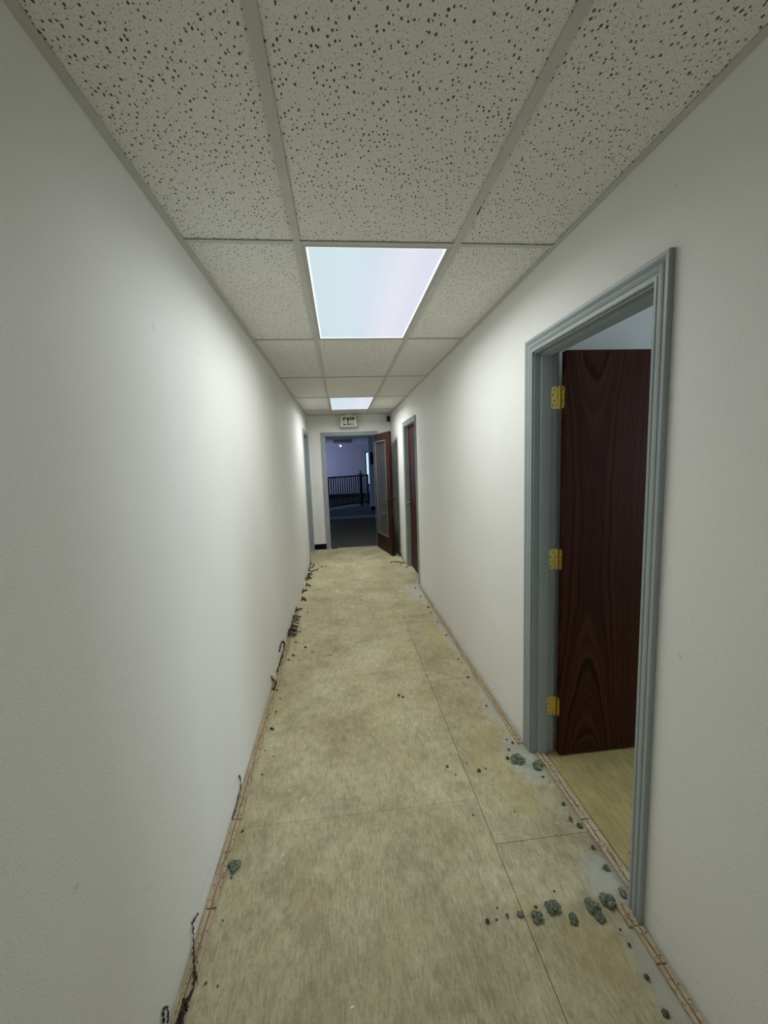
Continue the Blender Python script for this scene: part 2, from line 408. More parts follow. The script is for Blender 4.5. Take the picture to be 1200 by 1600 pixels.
# floor: recessed dark base carrying plywood sheets
fl = bx('floor', 'subbase', (XL-WT, XR+0.075, YB-WT, YE+0.05, -0.05, -0.006))
tag(fl, 'bare mottled tan plywood corridor floor with dark joints', 'floor', kind='structure')
JX = 0.531
def sheets(x0, x1, ys, tone, g=0.0010, gy=0.0004):
    for a, b in zip(ys, ys[1:]):
        bm = bmesh.new()
        box(bm, x0+g, x1-g, a+gy, b-gy, -0.012, 0.0)
        top = [e for e in bm.edges if all(v.co.z > -0.001 for v in e.verts)]
        bmesh.ops.bevel(bm, geom=top, offset=0.0006, segments=1, affect='EDGES')
        o = link('floor_panel', bm, 'floor', fl); t = tone[min(len(tone)-1, sum(a > q for q in (0.3, 1.5, 2.7, 3.8)))]; o.color = (t, t*0.995, t*0.985, 1)  # tone rises along the corridor, light painted into the sheets
sheets(XL-0.05, JX, [YB, -2.06, -0.84, 0.386, 1.606, 2.785, 3.826], (0.90, 0.92, 0.98, 1.06))
sheets(JX, XR+0.072, [YB, -1.05, 0.167, 1.387, 2.607, 3.826], (0.88, 0.91, 0.97, 1.06), gy=0.0008)
sheets(XL-0.05, XR+0.072, [3.826, 5.05, 6.26, YE+0.05], (1.10,), gy=0.0003)

# ceiling: slab, lay-in tiles, tees and wall angles
ce = bx('ceiling', 'dark_void', (XL-WT, XR+WT, YB-WT, YE+WT, H+0.045, H+0.09))
tag(ce, 'dropped ceiling of pitted off-white tiles in a metal grid', 'ceiling', kind='structure')
cols = [(XL, TX), (TX, TX+TW), (TX+TW, XR)]
ys = [TY0+k*TL for k in range(-3, 5)]
rows = [(YB, ys[0])] + list(zip(ys, ys[1:])) + [(ys[-1], YE)]
LIGHT_ROWS = (TY0, TY0+3*TL, TY0-3*TL)
for ci, (x0, x1) in enumerate(cols):
    for (a, b) in rows:
        if ci == 1 and any(abs(a-q) < 1e-3 for q in LIGHT_ROWS): continue
        bx('ceiling_tile', 'tile', (x0+0.004, x1-0.004, a+0.004, b-0.004, H+0.0042, H+0.019), ce)
for x in (TX, TX+TW):
    bm = bmesh.new(); box(bm, x-0.0132, x+0.0132, YB, YE, H-0.0012, H+0.0012); box(bm, x-0.001, x+0.001, YB, YE, H+0.0012, H+0.03)
    link('main_tee', bm, 'tee', ce, 0.0)
for y in ys:
    for x0, x1 in cols:
        bm = bmesh.new(); box(bm, x0+0.0134, x1-0.0134, y-0.0115, y+0.0115, H-0.0002, H+0.0014); box(bm, x0+0.0134, x1-0.0134, y-0.001, y+0.001, H+0.0014, H+0.03)
        link('cross_tee', bm, 'tee', ce)
for sgn, x in ((1, XL), (-1, XR)):
    bm = bmesh.new(); a, b = sorted((x, x+sgn*0.022)); c, d = sorted((x, x+sgn*0.0012))
    box(bm, a, b, YB, YE, H-0.0008, H+0.0013); box(bm, c, d, YB, YE, H, H+0.022)
    link('wall_angle', bm, 'tee', ce)
bm = bmesh.new(); box(bm, XL+0.022, XR-0.022, YE-0.022, YE, H-0.0008, H+0.0013); link('wall_angle', bm, 'tee', ce)
# torn tile edge beside the right-hand tee
bm = bmesh.new()
gx, gy = 0.5005, 1.415
pts = [(0.0, 0.0), (0.006, 0.004), (0.0075, 0.03), (0.009, 0.055), (0.004, 0.045), (0.001, 0.022)]
prism(bm, pts, lambda u, v, d: Vector((gx+u, gy+v, d)), H+0.0030, H+0.0046)
link('tile_tear', bm, 'dark_void', ce)

# ------------------------------------------------------------------ doorway trim
PROFILE = [(0.0, 0.0), (0.0, 0.0085), (0.004, 0.0105), (0.011, 0.0105), (0.0135, 0.0080), (0.017, 0.0080), (0.022, 0.0115), (0.030, 0.0135), (0.036, 0.0125),
           (0.0395, 0.0095), (0.043, 0.0125), (0.050, 0.0165), (0.058, 0.0165), (0.061, 0.0140), (0.061, 0.0)]
def casing(f, s0, s1, zt, parent, side=-1, off=0.0):
    """mitred moulding round an opening; side -1 = proud towards the corridor"""
    def board(ring_a, ring_b, nm):
        bm = bmesh.new(); A = [bm.verts.new(p) for p in ring_a]; B = [bm.verts.new(p) for p in ring_b]; n = len(A)
        for i in range(n): bm.faces.new((A[i], A[(i+1)%n], B[(i+1)%n], B[i]))
        bm.faces.new(A[::-1]); bm.faces.new(B)
        link(nm, bm, 'trim', parent)
    L0 = [f(s0-u, 0.0, side*v+off) for u, v in PROFILE]; L1 = [f(s0-u, zt+u, side*v+off) for u, v in PROFILE]
    R0 = [f(s1+u, 0.0, side*v+off) for u, v in PROFILE]; R1 = [f(s1+u, zt+u, side*v+off) for u, v in PROFILE]
    board(L0, L1, 'side_casing'); board(R0, R1, 'side_casing'); board(L1, R1, 'head_casing')
def jambs(f, s0, s1, zt, parent, stop=(0.036, 0.072), depth=WT):
    a, b, z = s0+RV, s1-RV, zt-RV
    def bd(nm, p0, p1, d0, d1):
        bm = bmesh.new(); prism(bm, [(p0[0], p0[1]), (p1[0], p0[1]), (p1[0], p1[1]), (p0[0], p1[1])], f, d0, d1); link(nm, bm, 'trim', parent)
    bd('side_jamb', (a-JT+0.0005, 0), (a, z), 0.0005, depth-0.0005); bd('side_jamb', (b, 0), (b+JT-0.0005, z), 0.0005, depth-0.0005)
    bd('head_jamb', (a-JT+0.0005, z), (b+JT-0.0005, z+JT-0.0005), 0.0005, depth-0.0005)
    if stop:
        d0, d1 = stop; t = 0.011
        bd('door_stop', (a, 0), (a+t, z-t), d0, d1); bd('door_stop', (b-t, 0), (b, z-t), d0, d1); bd('door_stop', (a, z-t), (b, z), d0, d1)
for i, (f, D, stop, lab) in enumerate((
    (fR, D1, (0.030, 0.076), 'grey painted moulded casing of the near right-hand doorway'),
    (fR, D2, (0.089, 0.108), 'grey painted moulded casing of the farther right-hand doorway'),
    (fE, D3, (0.048, 0.085), 'grey painted casing of the end doorway under the exit sign'),
    (fL, D4, (0.030, 0.076), 'grey painted casing at the far end of the left wall'))):
    e = empty('trim_%d' % (i+1), f((D[0]+D[1])/2, 0, 0))
    tag(e, lab, 'door frame', kind='structure')
    off = e.location.copy()
    g = (lambda f_, o_: (lambda s, z, d: f_(s, z, d) - o_))(f, off)
    casing(g, D[0], D[1], D[2], e)
    casing(g, D[0], D[1], D[2], e, side=1, off=WT)
    jambs(g, D[0], D[1], D[2], e, stop)

# ------------------------------------------------------------------ doors
def hinge(parent, f, axis_s, axis_d, z):
    """brass butt hinge: one leaf on the jamb face, one on the open door's edge, knuckles between"""
    h = 0.100
    def plate(nm, fn, w, rows_):
        bm = bmesh.new(); r = 0.012; pts = []
        pts = [(0, -h/2)] + [(w-r+r*math.sin(t), -h/2+r-r*math.cos(t)) for t in [PI/2*k/5 for k in range(6)]] + \
              [(w-r+r*math.cos(t), h/2-r+r*math.sin(t)) for t in [PI/2*k/5 for k in range(6)]] + [(0, h/2)]
        prism(bm, pts, lambda u, v, d: fn(u, v, d), 0.0, 0.0022)
        p = link(nm, bm, 'brass', parent)
        bm = bmesh.new()
        for k, zz in enumerate((0.036, 0.012, -0.012, -0.036)):
            u = w*0.50 if k % 2 == 0 else w*0.74
            n = 10
            A = [bm.verts.new(fn(u+0.0032*math.cos(2*PI*i/n), zz+0.0032*math.sin(2*PI*i/n), 0.0027)) for i in range(n)]
            B = [bm.verts.new(fn(u+0.0032*math.cos(2*PI*i/n), zz+0.0032*math.sin(2*PI*i/n), 0.0016)) for i in range(n)]
            bm.faces.new(A); bm.faces.new(B[::-1])
            for i in range(n): bm.faces.new((A[i], A[(i+1)%n], B[(i+1)%n], B[i]))
        link('screw', bm, 'screw', p)
    # jamb side lies on the jamb face (normal towards -Y), running from the knuckle towards the corridor
    plate('hinge_plate', lambda u, v, d: f(axis_s-d-0.0005, z+v, axis_d-u), 0.032, 4)
    # door side lies on the open door's hinge edge (normal towards -X), running from the knuckle towards -Y
    plate('hinge_plate', lambda u, v, d: f(axis_s-0.004-u, z+v, axis_d+0.0155-d), 0.032, 4)
    bm = bmesh.new(); n = 5; hh = h/n
    for k in range(n): cyl(bm, f(axis_s-0.003, z-h/2+k*hh+0.0006, axis_d+0.005), f(axis_s-0.003, z-h/2+(k+1)*hh-0.0006, axis_d+0.005), 0.0062, 14)
    kn = link('hinge_knuckle', bm, 'brass', parent, smooth=False)
    bm = bmesh.new(); cyl(bm, f(axis_s-0.003, z-h/2-0.004, axis_d+0.005), f(axis_s-0.003, z+h/2+0.004, axis_d+0.005), 0.0042, 12); link('hinge_pin', bm, 'brass', kn)

def lever(parent, x, y, z, sgn, back):
    """lever handle on a leaf in leaf space: x along the leaf, y the face, sgn the outward side, back = towards the hinge"""
    bm = bmesh.new(); cyl(bm, (x, y, z), (x, y+sgn*0.012, z), 0.032, 24)
    l = link('handle_rose', bm, 'steel', parent, 0.0)
    bm = bmesh.new(); cyl(bm, (x, y+sgn*0.012, z), (x, y+sgn*0.055, z), 0.011, 14)
    pts = spline([(x, y+sgn*0.052, z), (x+back*0.04, y+sgn*0.056, z+0.003), (x+back*0.09, y+sgn*0.055, z+0.001), (x+back*0.125, y+sgn*0.050, z-0.004)])
    tube(bm, pts, 0.0095, 10); link('lever', bm, 'steel', l, smooth=True)

# near door: flush dark oak leaf swung 90 degrees into the side room
def open_oak_door(name, D, lab, full):
    s_ax = D[1]-RV; d_ax = WT
    e = empty(name, fR(s_ax, 0, d_ax)); tag(e, lab, 'door', kind='structure')
    w = (D[1]-D[0]) - 2*RV - 0.006
    o = e.location
    bm = bmesh.new(); box(bm, 0.016, 0.016+w, -0.042, -0.006, 0.008, D[2]-RV+0.004)
    lf = link('door_leaf', bm, 'walnut', e, 0.0012, seg=1)
    f = lambda s, z, d: fR(s, z, d) - o
    for z in (1.776, 1.015, 0.255): hinge(e, f, s_ax, d_ax, z)
    lever(e, 0.020+w-0.065, -0.042, 0.93, -1, -1); lever(e, 0.020+w-0.065, -0.006, 0.93, 1, -1)
    return e
open_oak_door('door_1', D1, 'dark stained oak door on brass hinges standing open in the near right doorway', True)
# farther right door: closed leaf with a knob near the far jamb
e = empty('door_2', (XR+0.052, D2[1]-RV, 0)); tag(e, 'closed dark stained door set inside the farther right-hand doorway', 'door', kind='structure')
w2 = D2[1]-D2[0]-2*RV
bx('door_leaf', 'walnut', (0.0, 0.036, -w2+0.003, -0.003, 0.008, D2[2]-RV-0.003), e, 0.001)
bm = bmesh.new(); cyl(bm, (-0.0005, -0.135, 0.93), (-0.008, -0.135, 0.93), 0.026, 20); kr = link('knob_rose', bm, 'steel', e)
bm = bmesh.new(); bmesh.ops.create_uvsphere(bm, u_segments=16, v_segments=10, radius=0.021)
for v in bm.verts: v.co = Vector((v.co.x*0.8-0.046, v.co.y-0.135, v.co.z+0.93))
cyl(bm, (-0.008, -0.135, 0.93), (-0.03, -0.135, 0.93), 0.011, 12); link('knob', bm, 'bead', kr, smooth=True)

# end door: red-brown leaf with a long glass lite, swung into the corridor
LW = 0.850
A0 = Vector((0.586, 7.186)); dirv = Vector((0.165, -0.83)).normalized()
e = empty('door_3', (A0.x, A0.y, 0), math.atan2(dirv.y, dirv.x))
tag(e, 'red-brown wooden door with a long glass panel opened into the corridor end', 'door', kind='structure')
TH = 0.044; LH = D3[2]-RV-0.004; g0, g1, gz0, gz1 = 0.115, 0.680, 0.285, 1.845
bm = bmesh.new()
outer = [(0.0, 0.010), (LW, 0.010), (LW, LH), (0.0, LH)]; inner = [(g0, gz0), (g1, gz0), (g1, gz1), (g0, gz1)]
va = {}
for nm, pts in (('o', outer), ('i', inner)):
    for k, (u, v) in enumerate(pts):
        for d in (0, 1): va[nm, k, d] = bm.verts.new((u, d*TH, v))
for k in range(4):
    q = (k+1) % 4
    for d in (0, 1): bm.faces.new((va['o', k, d], va['o', q, d], va['i', q, d], va['i', k, d]))
    for nm in 'oi': bm.faces.new((va[nm, k, 0], va[nm, q, 0], va[nm, q, 1], va[nm, k, 1]))
leaf = link('door_leaf', bm, 'redwood', e)
for y0, y1 in ((-0.008, 0.010), (TH-0.010, TH+0.008)):
    bm = bmesh.new(); t = 0.020
    for b in ((g0-0.012, g1+0.012, gz1-t+0.012, gz1+0.012), (g0-0.012, g1+0.012, gz0-0.012, gz0+t-0.012), (g0-0.012, g0+t-0.012, gz0+t-0.012, gz1-t+0.012), (g1-t+0.012, g1+0.012, gz0+t-0.012, gz1-t+0.012)):
        box(bm, b[0], b[1], y0, y1, b[2], b[3])
    link('glass_bead', bm, 'bead', e)
bx('glass_pane', 'glass', (g0+0.001, g1-0.001, 0.018, 0.026, gz0+0.001, gz1-0.001), e)
lever(e, LW-0.062, 0.0, 0.900, -1, -1); lever(e, LW-0.062, TH, 0.900, 1, -1)
for z in (1.76, 1.0, 0.24):
    bm = bmesh.new(); cyl(bm, (-0.008, TH-0.002, z-0.05), (-0.008, TH-0.002, z+0.05), 0.006, 12); link('hinge_knuckle', bm, 'brass', e)
# left door, closed
e = empty('door_4', (XL-0.080, D4[0], 0)); tag(e, 'closed dark door set deep in the left wall doorway', 'door', kind='structure')
bx('door_leaf', 'walnut', (-0.030, 0.003, RV+0.002, D4[1]-D4[0]-RV-0.002, 0.008, D4[2]-RV-0.004), e, 0.001)

# ------------------------------------------------------------------ ceiling lights
def troffer(y0, lab, power):
    e = empty('ceiling_light', (TX+TW/2, y0+TL/2, H)); tag(e, lab, 'ceiling light', 'recessed corridor ceiling lights')
    w, l = TW/2-0.0125, TL/2-0.012
    bm = bmesh.new(); t = 0.017
    for b in ((-w, w, -l, -l+t), (-w, w, l-t, l), (-w, -w+t, -l+t, l-t), (w-t, w, -l+t, l-t)): box(bm, b[0], b[1], b[2], b[3], 0.0005, 0.012)
    link('frame', bm, 'fixture', e)
    w -= t; l -= t; t = 0.0065
    bm = bmesh.new()
    for b in ((-w, w, -l, -l+t), (-w, w, l-t, l), (-w, -w+t, -l+t, l-t), (w-t, w, -l+t, l-t)): box(bm, b[0], b[1], b[2], b[3], 0.002, 0.006)
    link('lens_edge', bm, 'rim', e)
    bx('lens', 'lens', (-w+t, w-t, -l+t, l-t, 0.004, 0.007), e)
    bx('housing', 'fixture', (-w-0.01, w+0.01, -l-0.01, l+0.01, 0.0125, 0.040), e)
    a = area('fluorescent_lamp', (TX+TW/2, y0+TL/2, H-0.003), (0, 0, 0), 2*w, 2*l, power, LAMP_COLOR, LAMP_SPREAD)
    return e
troffer(LIGHT_ROWS[0], 'large lit recessed ceiling light with bluish prismatic lens, nearest the viewer', LAMP_POWER[0])
troffer(LIGHT_ROWS[1], 'small-looking lit recessed ceiling light just before the exit sign', LAMP_POWER[1])
troffer(LIGHT_ROWS[2], 'recessed ceiling light behind the viewpoint', LAMP_POWER[2])

# ------------------------------------------------------------------ exit sign
SY = 7.09; k_ = SY/YE
sx0, sx1, sz0, sz1 = 0.020, 0.315, 2.114, 2.300
e = empty('exit_sign', ((sx0+sx1)/2, SY, sz0)); tag(e, 'cream EXIT sign with dark letters paled by painted glare hung over the end doorway', 'exit sign')
ox = (sx0+sx1)/2
bx('housing', 'cream', (sx0-ox, sx1-ox, -0.022, 0.022, 0, sz1-sz0), e, 0.004)
bx('ceiling_canopy', 'cream', (-0.062, 0.062, -0.030, 0.030, sz1-sz0+0.0005, H-sz0-0.0015), e, 0.003)
bm = bmesh.new(); W_, Hh = (sx1-sx0)/2, sz1-sz0
for b in ((-W_, -W_+0.010, 0.004, Hh-0.004), (W_-0.010, W_, 0.004, Hh-0.004), (-W_+0.01, W_-0.01, 0.0, 0.008), ): box(bm, b[0], b[1], -0.0245, -0.0215, b[2], b[3])
link('edge_band', bm, 'sign_edge', e)
lh0, lh1 = 0.030, 0.160
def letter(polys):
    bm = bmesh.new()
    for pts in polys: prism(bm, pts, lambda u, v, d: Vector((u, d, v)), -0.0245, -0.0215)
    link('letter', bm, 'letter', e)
R_ = lambda a, b, c, d: [(a, c), (b, c), (b, d), (a, d)]
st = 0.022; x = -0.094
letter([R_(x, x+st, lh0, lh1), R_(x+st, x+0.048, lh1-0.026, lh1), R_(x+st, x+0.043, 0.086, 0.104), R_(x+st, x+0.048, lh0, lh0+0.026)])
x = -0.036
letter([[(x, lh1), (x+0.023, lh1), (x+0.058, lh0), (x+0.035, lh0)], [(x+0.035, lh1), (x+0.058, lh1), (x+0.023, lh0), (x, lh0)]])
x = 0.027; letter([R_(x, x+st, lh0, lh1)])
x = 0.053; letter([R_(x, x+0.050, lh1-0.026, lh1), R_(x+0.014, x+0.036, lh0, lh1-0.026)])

# ------------------------------------------------------------------ end wall fittings
e = empty('light_switch', (-0.4355, YE, 1.12)); tag(e, 'ivory light switch on the end wall left of the doorway', 'switch')
bx('cover_plate', 'plastic', (-0.035, 0.035, -0.006, -0.0005, -0.057, 0.057), e, 0.002)
bx('toggle', 'plastic', (-0.005, 0.005, -0.018, -0.0065, -0.010, 0.012), e, 0.002)
e = empty('wall_speaker', (0.857, YE, 2.245)); tag(e, 'small black device mounted high in the right end corner', 'device')
bx('bracket', 'black', (-0.010, 0.010, -0.030, -0.0005, -0.012, 0.012), e, 0.001)
bx('body', 'black', (-0.024, 0.024, -0.075, -0.0305, -0.050, 0.045), e, 0.006)
bm = bmesh.new(); cyl(bm, (0.0, -0.0755, 0.012), (0.0, -0.080, 0.012), 0.014, 16); link('lens_ring', bm, 'steel', e)
b = bx('baseboard_end', 'rubber', (XL+0.002, D3[0]-0.063, YE-0.007, YE-0.0005, 0.001, 0.098), None, 0.002)
tag(b, 'short black rubber baseboard at the end wall below the switch', 'baseboard', kind='structure')

# ------------------------------------------------------------------ tack strips along the walls
def tack(name, x0, x1, y0, y1, lab, z=0.0, h=0.009):
    e = empty(name, ((x0+x1)/2, y0, z)); tag(e, lab, 'tack strip', 'bare carpet tack strips along the walls')
    ox, w, L = (x0+x1)/2, (x1-x0)/2, y1-y0
    rg = random.Random(int(1000*(y0+5*x0)))
    n = max(2, int(L/0.03)); bm = bmesh.new(); prev = None
    for half in (0, 1):       # two split laths with ragged edges
        prev = None
        for k in range(n+1):
            y = L*k/n
            a, b = ((-w, -0.0015) if half == 0 else (0.0010, w))
            if half == 0: a_, b_ = a+rg.uniform(0, 0.002), b-rg.uniform(0, 0.004)
            else: a_, b_ = a+rg.uniform(0, 0.003), b-rg.uniform(0, 0.003)
            zt = h*(1.0 if half == 0 else 0.82)+rg.uniform(-0.001, 0.001)
            ring = [bm.verts.new(c) for c in ((a_, y, 0.0004), (b_, y, 0.0004), (b_, y, zt), (a_, y, zt))]
            if prev:
                for i in range(4): bm.faces.new((prev[i], prev[(i+1) % 4], ring[(i+1) % 4], ring[i]))
            else: bm.faces.new(ring[::-1])
            prev = ring
        bm.faces.new(prev)
    link('lath', bm, 'tack', e)
    bm = bmesh.new()
    for k in range(int(L/0.045)):
        for sx in (-0.5, 0.45):
            px, py = w*sx+rg.uniform(-0.003, 0.003), 0.02+k*0.045+rg.uniform(-0.012, 0.012)
            cyl(bm, (px, py, h*0.8), (px+rg.uniform(-.001, .001), py, h+0.0028), 0.0017, 5, 0.0009)
    o = link('nails', bm, 'nail', e); o['kind'] = 'stuff'
LX0, LX1 = XL+0.007, XL+0.043
RX0, RX1 = XR-0.042, XR-0.007
tack('tack_strip', LX0, LX1, 0.30, 1.285, 'bare wooden tack strip along left wall base at the bottom of the picture')
tack('tack_strip', LX0, LX1, 1.292, 1.640, 'short wooden tack strip by the left wall beside the lone foam lump')
tack('tack_strip', LX0, LX1, 1.648, 2.860, 'wooden tack strip along left wall base opposite the near doorway')
tack('tack_strip', LX0, LX1, 2.868, 4.250, 'wooden tack strip along left wall base under the dark yarn clump')
tack('tack_strip', RX0, RX1, 0.30, 0.945, 'wooden tack strip along right wall base at the bottom of the picture')
tack('tack_strip', RX0, RX1, 0.950, 1.046, 'short piece of tack strip right where the near door casing meets the floor')
tack('tack_strip', XR-0.054, XR-0.020, 1.051, 1.118, 'stub of tack strip in front of the near door casing')
tack('tack_strip', 0.921, 0.958, 1.125, 1.432, 'tack strip across the near doorway, half closer to the viewer')
tack('tack_strip', 0.921, 0.958, 1.438, 1.836, 'tack strip across the near doorway, half closer to the hinges')
tack('tack_strip', RX0, RX1, 1.915, 3.150, 'wooden tack strip along right wall base just beyond the near doorway')
tack('tack_strip', RX0, RX1, 3.156, 4.740, 'wooden tack strip along right wall base before the farther doorway')

# ------------------------------------------------------------------ foam lumps, crumbs and yarn left from the carpet
def lump_mesh(name, seed, nod, mat, sub=2):
    rg = random.Random(seed); bm = bmesh.new()
    ax = rg.uniform(0.55, 1.0)
    for k in range(nod):
        b2 = bmesh.new(); bmesh.ops.create_icosphere(b2, subdivisions=sub, radius=1.0)
        s = rg.uniform(0.13, 0.27) if nod > 2 else 0.42
        t = rg.uniform(0, 6.28); q = 0.40*math.sqrt(rg.random()) if nod > 2 else 0.12*k
        c = Vector((q*math.cos(t), q*ax*math.sin(t), 0.0))
        c.z = s*rg.uniform(0.4, 1.0)*(1.2-q)
        for v in b2.verts:
            nn = mnoise.noise(v.co*2.1+Vector((seed*3.1, k*7.7, 0)))*0.5 + mnoise.noise(v.co*5+Vector((k, seed, 3)))*0.3
            v.co = v.co*s*(1+nn)+c
            v.co.z = max(v.co.z, 0.0)
        me2 = bpy.data.meshes.new('t'); b2.to_mesh(me2); b2.free(); bm.from_mesh(me2); bpy.data.meshes.remove(me2)
    me = bpy.data.meshes.new(name); bm.to_mesh(me); bm.free(); me.materials.append(MAT[mat]); return me
CHUNKS = [
 (0.830, 1.133, 0.052, 6, 'large knobbly grey-green foam lump nearest the doorway casing, farther of the pair'),
 (0.769, 1.121, 0.052, 6, 'large round grey-green foam lump left of the lump by the casing'),
 (0.773, 1.086, 0.034, 4, 'grey-green foam lump just in front of the large round lump'),
 (0.638, 1.137, 0.056, 6, 'wide grey-green foam lump right of the long floor joint'),
 (0.572, 1.119, 0.042, 5, 'elongated grey-green foam lump between the floor joint and the wide lump'),
 (0.520, 1.133, 0.026, 3, 'small grey-green foam lump lying on the long floor joint'),
 (0.685, 1.094, 0.034, 4, 'thin upright grey-green foam lump midway between the two clusters'),
 (0.897, 1.150, 0.034, 4, 'grey-green foam lump at the foot of the doorway casing'),
 (0.897, 1.239, 0.028, 3, 'dark foam lump beside the threshold strip near the casing'),
 (0.808, 1.803, 0.066, 6, 'flat grey-green foam lump on the grey smear by the hinge-side casing'),
 (0.889, 1.752, 0.062, 6, 'flat grey-green foam lump at the threshold strip by the hinge-side jamb'),
 (-0.479, 1.437, 0.044, 5, 'lone grey-green foam lump beside the left tack strip')]
for i, (x, y, w, n, lab) in enumerate(CHUNKS):
    o = share('foam_lump', lump_mesh('foam_lump', 11+i, 6+2*n, 'foam'), None, (x, y, 0.0003), rng.uniform(0, 6.28), (w*0.95, w*rng.uniform(0.85, 1.05), w*0.85))
    tag(o, lab, 'foam lump', 'grey-green foam lumps on the floor')
CRUMBS = [(0.581,1.149,0.013),(0.895,1.316,0.0198),(0.813,1.007,0.0139),(0.815,1.05,0.0082),(0.806,0.926,0.0167),(0.801,0.849,0.0208),(0.668,1.189,0.009),(0.405,1.128,0.0168),(0.436,1.129,0.0084),(0.475,1.134,0.0127),(0.452,1.164,0.0087),(0.765,1.825,0.0205),(0.795,1.88,0.0166),(0.836,1.925,0.017),(0.816,1.955,0.0103),(0.880,1.681,0.0152),(0.594,1.763,0.0218),(0.552,1.825,0.0096),(0.893,1.524,0.0196),(0.877,1.443,0.0213),(0.900,1.413,0.0264),(0.487,1.526,0.0082),(0.668,1.519,0.0083),(0.633,1.774,0.0094),(1.022,1.277,0.0122),(0.451,1.814,0.0159),(0.477,1.756,0.0093),(0.823,3.988,0.0264),(0.811,4.338,0.0214),(0.809,4.644,0.0229),(0.824,3.842,0.0191),(0.829,3.593,0.018),(0.813,2.865,0.0194),(0.805,2.604,0.0178),(0.814,2.261,0.0157),(0.835,3.303,0.0222),(0.141,4.374,0.0177),(0.3,2.467,0.0208),(0.325,2.44,0.0165),(0.860,5.618,0.0274),(0.801,5.793,0.0282)]
DARK = [(-0.159,3.115,0.0153),(-0.37,3.291,0.0267),(-0.305,3.197,0.0156),(-0.461,3.407,0.022),(-0.449,3.62,0.0233),(-0.412,4.095,0.0197),(-0.454,3.158,0.0307),(-0.481,3.087,0.02),(-0.406,3.074,0.015),(-0.475,2.414,0.0198),(-0.471,2.247,0.0333),(-0.469,2.558,0.0126),(-0.453,2.719,0.0133),(-0.48,2.073,0.0103),(-0.425,2.021,0.0101),(-0.351,5.933,0.0377),(-0.296,5.956,0.0284),(-0.481,1.393,0.0095),(-0.485,1.589,0.0161),(-0.471,1.25,0.0086),(-0.473,1.082,0.0095),(-0.436,1.07,0.0075),(-0.461,1.897,0.0126)]
crumb_meshes = [lump_mesh('foam_crumb', 40+i, 1+i % 2, 'crumb', 1) for i in range(5)]
def crumb_zone(x, y):
    """which patch of floor a crumb lies on"""
    if x > 1.0: return 'tiny dark foam crumb on the side room floor just inside the near doorway', None
    if x < 0:
        if y > 5: return 'tiny dark crumb on the floor beside the coiled yarn', 'crumbs beside the coiled yarn'
        if y > 2.95: return 'tiny dark crumb on the floor near the yarn clump by the left wall', 'crumbs near the yarn clump'
        if y > 1.8: return 'tiny dark crumb by the left tack strip opposite the near doorway', 'crumbs by the middle left tack strip'
        return 'tiny dark crumb by the left tack strip around the lone foam lump', 'crumbs by the front left tack strip'
    if y > 5.2: return 'tiny dark foam crumb on the floor by the farther right doorway', 'crumbs by the farther right doorway'
    if x < 0.4 and y > 4: return 'tiny dark speck alone in the middle of the far floor', None
    if x < 0.4 and y > 2: return 'small dark foam crumb of the pair in the middle of the floor', 'pair of crumbs mid floor'
    if y > 2.1: return 'tiny dark foam crumb along the right tack strip beyond the near doorway', 'crumbs along the right wall'
    if y > 1.55 and x > 0.7: return 'tiny dark foam crumb around the two flat lumps at the hinge-side casing', 'crumbs at the hinge-side casing'
    if y > 1.45 and x < 0.7: return 'tiny dark foam crumb near the long floor joint opposite the hinges', 'crumbs near the long joint'
    if y > 1.3: return 'small dark foam crumb beside the threshold strip midway across the near doorway', 'crumbs along the threshold'
    if y > 1.08 and x < 0.6: return 'tiny dark foam crumb left of the foam lumps in the foreground', 'crumbs left of the foreground lumps'
    if y > 1.08: return 'tiny dark foam crumb just behind the wide foam lump', None
    return 'dark foam crumb by the right tack strip at the bottom of the picture', 'crumbs by the front right tack strip'
for j, (lst, dark) in enumerate(((CRUMBS, 0), (DARK, 1))):
    for i, (x, y, w) in enumerate(lst):
        sc = (w*1.3, w*rng.uniform(0.5, 0.9), w*0.6) if dark else (w*1.15, w*rng.uniform(0.8, 1.3), w*0.8)
        o = share('foam_crumb', crumb_meshes[(i+2*dark) % 5], None, (x, y, 0.0003), rng.uniform(0, 6.28), sc)
        lab, grp = crumb_zone(x, y); tag(o, lab, 'crumb', grp)

# pale paint chips and slivers
for x, y, L, w, rz, lab in ((-0.043, 0.973, 0.012, 0.006, 0.3, 'white paint chip on the floor at the bottom of the picture'),
                            (-0.247, 1.718, 0.038, 0.0035, 0.95, 'long pale sliver on the floor right of the left tack strip'),
                            (-0.317, 1.780, 0.020, 0.0028, 0.8, 'short pale sliver just beyond the long one'),
                            (-0.302, 1.460, 0.020, 0.0028, 0.9, 'small pale sliver on the floor right of the lone foam lump'),
                            (0.080, 1.340, 0.008, 0.004, 1.2, 'tiny pale chip in the middle of the floor')):
    bm = bmesh.new()
    prism(bm, [(-L/2, -w*0.15), (-L*0.2, -w/2), (L*0.3, -w*0.4), (L/2, 0.0), (L*0.15, w/2), (-L*0.35, w*0.35)], lambda u, v, d: Vector((u, v, d)), 0.0003, 0.0016)
    o = link('paint_chip', bm, 'plastic', None, loc=(x, y, 0.0)); o.rotation_euler.z = rz; tag(o, lab, 'chip', 'pale paint chips on the floor')

